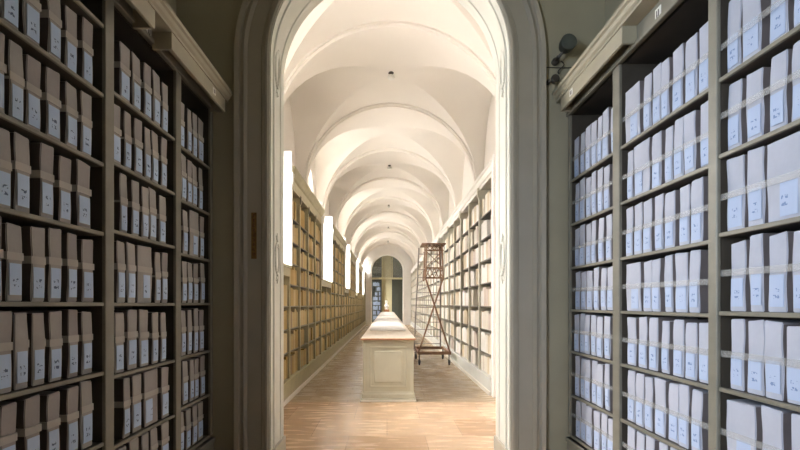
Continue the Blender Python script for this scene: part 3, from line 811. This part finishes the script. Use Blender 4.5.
# casters
for s in (-1, 1):
    for yy in (LY+.03, LY+1.37):
        xx = LX+s*(W0-.05)
        bm = BM(); bar(bm, (xx, yy, zb-.05), (xx, yy, .12), .014); box(bm, xx-.03, xx-.022, yy-.03, yy+.03, .05, .13); box(bm, xx+.022, xx+.03, yy-.03, yy+.03, .05, .13); box(bm, xx-.03, xx+.03, yy-.03, yy+.03, .122, .134)
        f = part('caster_fork', bm, M['iron'], t)
        bm = BM(); bar(bm, (xx-.018, yy, .06), (xx+.018, yy, .06), .06, 18)
        part('wheel', bm, M['black'], f, world=True)
# front crossed braces
zc1 = 2.28; tw = .235
bm = BM(); bar(bm, (LX-W0+.03, LY, zb), (LX+tw, LY+.02, zc1), .022, 6); part('cross_brace', bm, M['ladderwood'], t)
bm = BM(); bar(bm, (LX+W0-.03, LY-.045, zb), (LX-tw, LY-.02, zc1), .022, 6); part('cross_brace', bm, M['ladderwood'], t)
# upper cage
for s in (-1, 1):
    bm = BM(); bar(bm, (LX+s*tw, LY, zc1-.06), (LX+s*.195, LY, 3.16), .02, 6); part('cage_post', bm, M['ladderwood'], t)
    bm = BM(); bar(bm, (LX+s*tw, LY+.55, zc1-.06), (LX+s*.195, LY+.55, 3.16), .02, 6); part('cage_post', bm, M['ladderwood'], t)
bm = BM()
for z in (zc1, 2.54, 3.0):
    bar(bm, (LX-tw, LY, z), (LX+tw, LY, z), .02, 6)
    for s in (-1, 1): bar(bm, (LX+s*tw, LY, z), (LX+s*tw, LY+.55, z), .014, 6)
part('cage_rail', bm, M['ladderwood'], t)
bm = BM()
n = 4
for i in range(n):
    a = LX-tw+.01+(2*tw-.02)*i/n; b = LX-tw+.01+(2*tw-.02)*(i+1)/n; m_ = (a+b)/2
    for z0, z1 in ((zc1, 2.41), (2.54, 2.41), (3.0, 3.07), (3.14, 3.07)):
        bar(bm, (a, LY, z0), (m_, LY, z1), .010, 5); bar(bm, (m_, LY, z1), (b, LY, z0), .010, 5)
bar(bm, (LX-tw, LY, 2.54), (LX+tw, LY, 3.0), .010, 5); bar(bm, (LX+tw, LY, 2.54), (LX-tw, LY, 3.0), .010, 5)
for x in (-.08, .08): bar(bm, (LX+x, LY, 2.54), (LX+x, LY, 3.0), .008, 5)
part('lattice', bm, M['ladderwood'], t)
bm = BM(); box(bm, LX-.33, LX+.30, LY-.06, LY+.62, 3.15, 3.185, bevel=.006); part('top_shelf', bm, M['ladderwood'], t)
# flight of treads rising behind the braces
st0, st1 = Vector((LX-.05, LY+1.42, zb)), Vector((LX-.03, LY+.58, 3.12))
for s in (-1, 1):
    bm = BM(); bar(bm, (LX-.06+s*.385, LY+1.40, .28), (LX-.06+s*.30, LY+.60, 3.14), .020, 6); part('stringer', bm, M['steel'], t)
NT = 13
for i in range(NT):
    f = (i+.8)/(NT+.6); y = LY+1.40-.80*f; z = .28+2.86*f; hw = .385-.085*f
    bm = BM(); box(bm, LX-.06-hw, LX-.06+hw, y-.045, y+.045, z-.008, z+.008); part('tread', bm, M['steel'], t)

# ================================================================== LAMPS AND SMALL THINGS
ceil_words = ['nearest', 'second nearest', 'third', 'fourth', 'farthest']
for i, k in enumerate((1, 3, 5, 7, 9)):
    yl = P0+PP*(k+.5)
    t = thing('ceiling_spotlight', '%s small round ceiling light at the crown of the hall vault' % ceil_words[i], 'ceiling light', (AX, yl, SP+R), 0, 'ceiling lights along the hall vault')
    bm = BM(); lathe(bm, [(.05, 0), (.055, -.015), (.02, -.03), (.018, -.05)], n=20); obj('mount', bm, M['iron'], t, .6)
    bm = BM(); lathe(bm, [(.02, -.045), (.05, -.055), (.068, -.08), (.066, -.12), (.058, -.125)], n=20); obj('housing', bm, M['chrome'], t, .6)
    bm = BM(); lathe(bm, [(.054, -.1255), (.05, -.132), (.02, -.136)], n=16); obj('lens', bm, M['chrome'], t, .6)
# dark spotlight on the wall to the right of the arch
wx, wy, wz = 1.70, 4.40, CAMZ+2.45
t = thing('wall_spotlight', 'dark round spotlight on the wall above the right bookcase', 'spotlight', (wx, wy, wz))
bm = BM(); lathe(bm, [(.035, 0), (.035, -.03), (.015, -.04)], center=(-.06, 0, -.09), n=16, axis='y'); box(bm, -.075, -.045, -.10, -.03, -.10, -.075); bar(bm, (-.06, -.09, -.09), (0, -.14, -.02), .014); obj('bracket', bm, M['iron'], t, .6)
bm = BM(); lathe(bm, [(.03, .02), (.06, 0), (.072, -.04), (.075, -.10), (.070, -.105)], center=(0, -.10, 0), n=24, axis='y'); obj('housing', bm, mat('spot_grey', (.06, .065, .052), .5, .1, 9), t, .6)
bm = BM(); lathe(bm, [(.066, -.1055), (.05, -.112), (.01, -.116)], center=(0, -.10, 0), n=24, axis='y'); obj('lens', bm, mat('spot_glass', (.09, .10, .085), .2, .05, 9), t, .6)
bm = BM(); pts = [Vector((-.01+.03*math.sin(i*.8), -.03, -.09-.018*i)) for i in range(8)]; tube(bm, pts, .006, 6); obj('cable', bm, M['iron'], t)
bm = BM(); tube(bm, [(1.53, 4.393, CAMZ+2.31), (1.72, 4.393, CAMZ+2.305), (1.90, 4.393, CAMZ+2.31), (XR-.01, 4.393, CAMZ+2.30)], .005, 6)
tag(obj('cable', bm, M['iron']), 'thin dark cable running along the wall below the round spotlight', 'cable')
t = thing('clamp_lamp', 'small dark fitting on the wall at the end of the right cornice', 'lamp', (1.60, 4.40, CAMZ+2.16))
bm = BM(); lathe(bm, [(.02, 0), (.022, -.03), (.012, -.05)], center=(-.03, 0, 0), n=12, axis='y'); bar(bm, (-.03, -.04, 0), (0, -.06, -.01), .012); obj('mount', bm, M['iron'], t, .6)
bm = BM(); lathe(bm, [(.015, .02), (.035, 0), (.04, -.045), (.034, -.05)], center=(.005, -.07, -.01), n=16, axis='y'); obj('head', bm, M['iron'], t, .6)
# faded inscription strip on the left architrave
t = thing('inscription_strip', 'faded ochre vertical inscription strip on the left of the arch surround', 'sign', (DX-DR-.155, DY0-.018, CAMZ+.44))
bm = BM(); box(bm, -.026, .026, -.004, 0, 0, .45); obj('strip', bm, M['ochre'], t)
rs = random.Random(4); bm = BM(); red = mat('dark_red_letters', (.16, .05, .03), .7, .1, 20)
for i in range(9):
    z = .03+.047*i
    for q in range(3):
        x0 = rs.uniform(-.016, 0); box(bm, x0, x0+rs.uniform(.008, .016), -.006, -.003, z+q*.010, z+q*.010+.005)
    x0 = rs.uniform(-.012, .008); box(bm, x0, x0+.005, -.006, -.003, z, z+.028)
obj('lettering', bm, red, t)

# ================================================================== BEYOND THE FAR ARCH
for (x0, x1, lab, pale) in ((-2.0, -.50, 'dark bookcase with pale bundles seen through the left of the far arch', True), (.46, 2.0, 'tall dark cupboard seen through the right of the far arch', False)):
    yb = 39.6
    t = thing('bookcase' if pale else 'cupboard', lab, 'bookcase' if pale else 'cupboard', ((x0+x1)/2, yb, 0))
    bm = BM(); box(bm, x0, x1, yb+.3, yb+.33, 0, 5.6); part('back_panel', bm, M['farcase'], t)
    for x in (x0, (x0+x1)/2, x1):
        bm = BM(); box(bm, x-.03, x+.03, yb, yb+.299, 0, 5.6); part('upright', bm, M['farcase'], t)
    bm = BM(); box(bm, x0-.05, x1+.05, yb-.06, yb+.33, 5.6, 5.75); box(bm, x0-.04, x1+.04, yb-.05, yb-.002, 0, .2); part('cornice', bm, M['farcase'], t)
    if pale:
        i = 0; z = .25
        while z < 5.4:
            bm = BM(); box(bm, x0+.031, (x0+x1)/2-.031, yb+.01, yb+.298, z-.025, z); box(bm, (x0+x1)/2+.031, x1-.031, yb+.01, yb+.298, z-.025, z)
            part('shelf', bm, M['farcase'], t); z += .42
    else:
        for a, b in ((x0+.032, (x0+x1)/2-.032), ((x0+x1)/2+.032, x1-.032)):
            bm = BM(); box(bm, a, b, yb-.0, yb+.02, .21, 5.58); box(bm, a+.1, b-.1, yb-.02, yb, .4, 2.6, bevel=.01); box(bm, a+.1, b-.1, yb-.02, yb, 2.9, 5.4, bevel=.01)
            part('door', bm, M['farcase'], t)
bm = BM(); rf = random.Random(9); blue = mat('far_blue_paper', (.20, .25, .33), .7, .1, 5)
z = .25
while z < 3.3:
    for a, b in ((-1.97, -1.28), (-1.22, -.53)):
        x = a+.01
        while x < b-.14:
            wd = rf.uniform(.08, .13)
            if rf.random() < .85: box(bm, x, x+wd, 39.62, 39.85, z+.001, z+rf.uniform(.26, .35))
            x += wd+rf.uniform(.005, .03)
    z += .42
o = obj('far_bundles', bm, blue); tag(o, 'rows of tiny blue-grey bundles in the dark bookcase beyond the far arch', 'bundles', None, 'stuff')
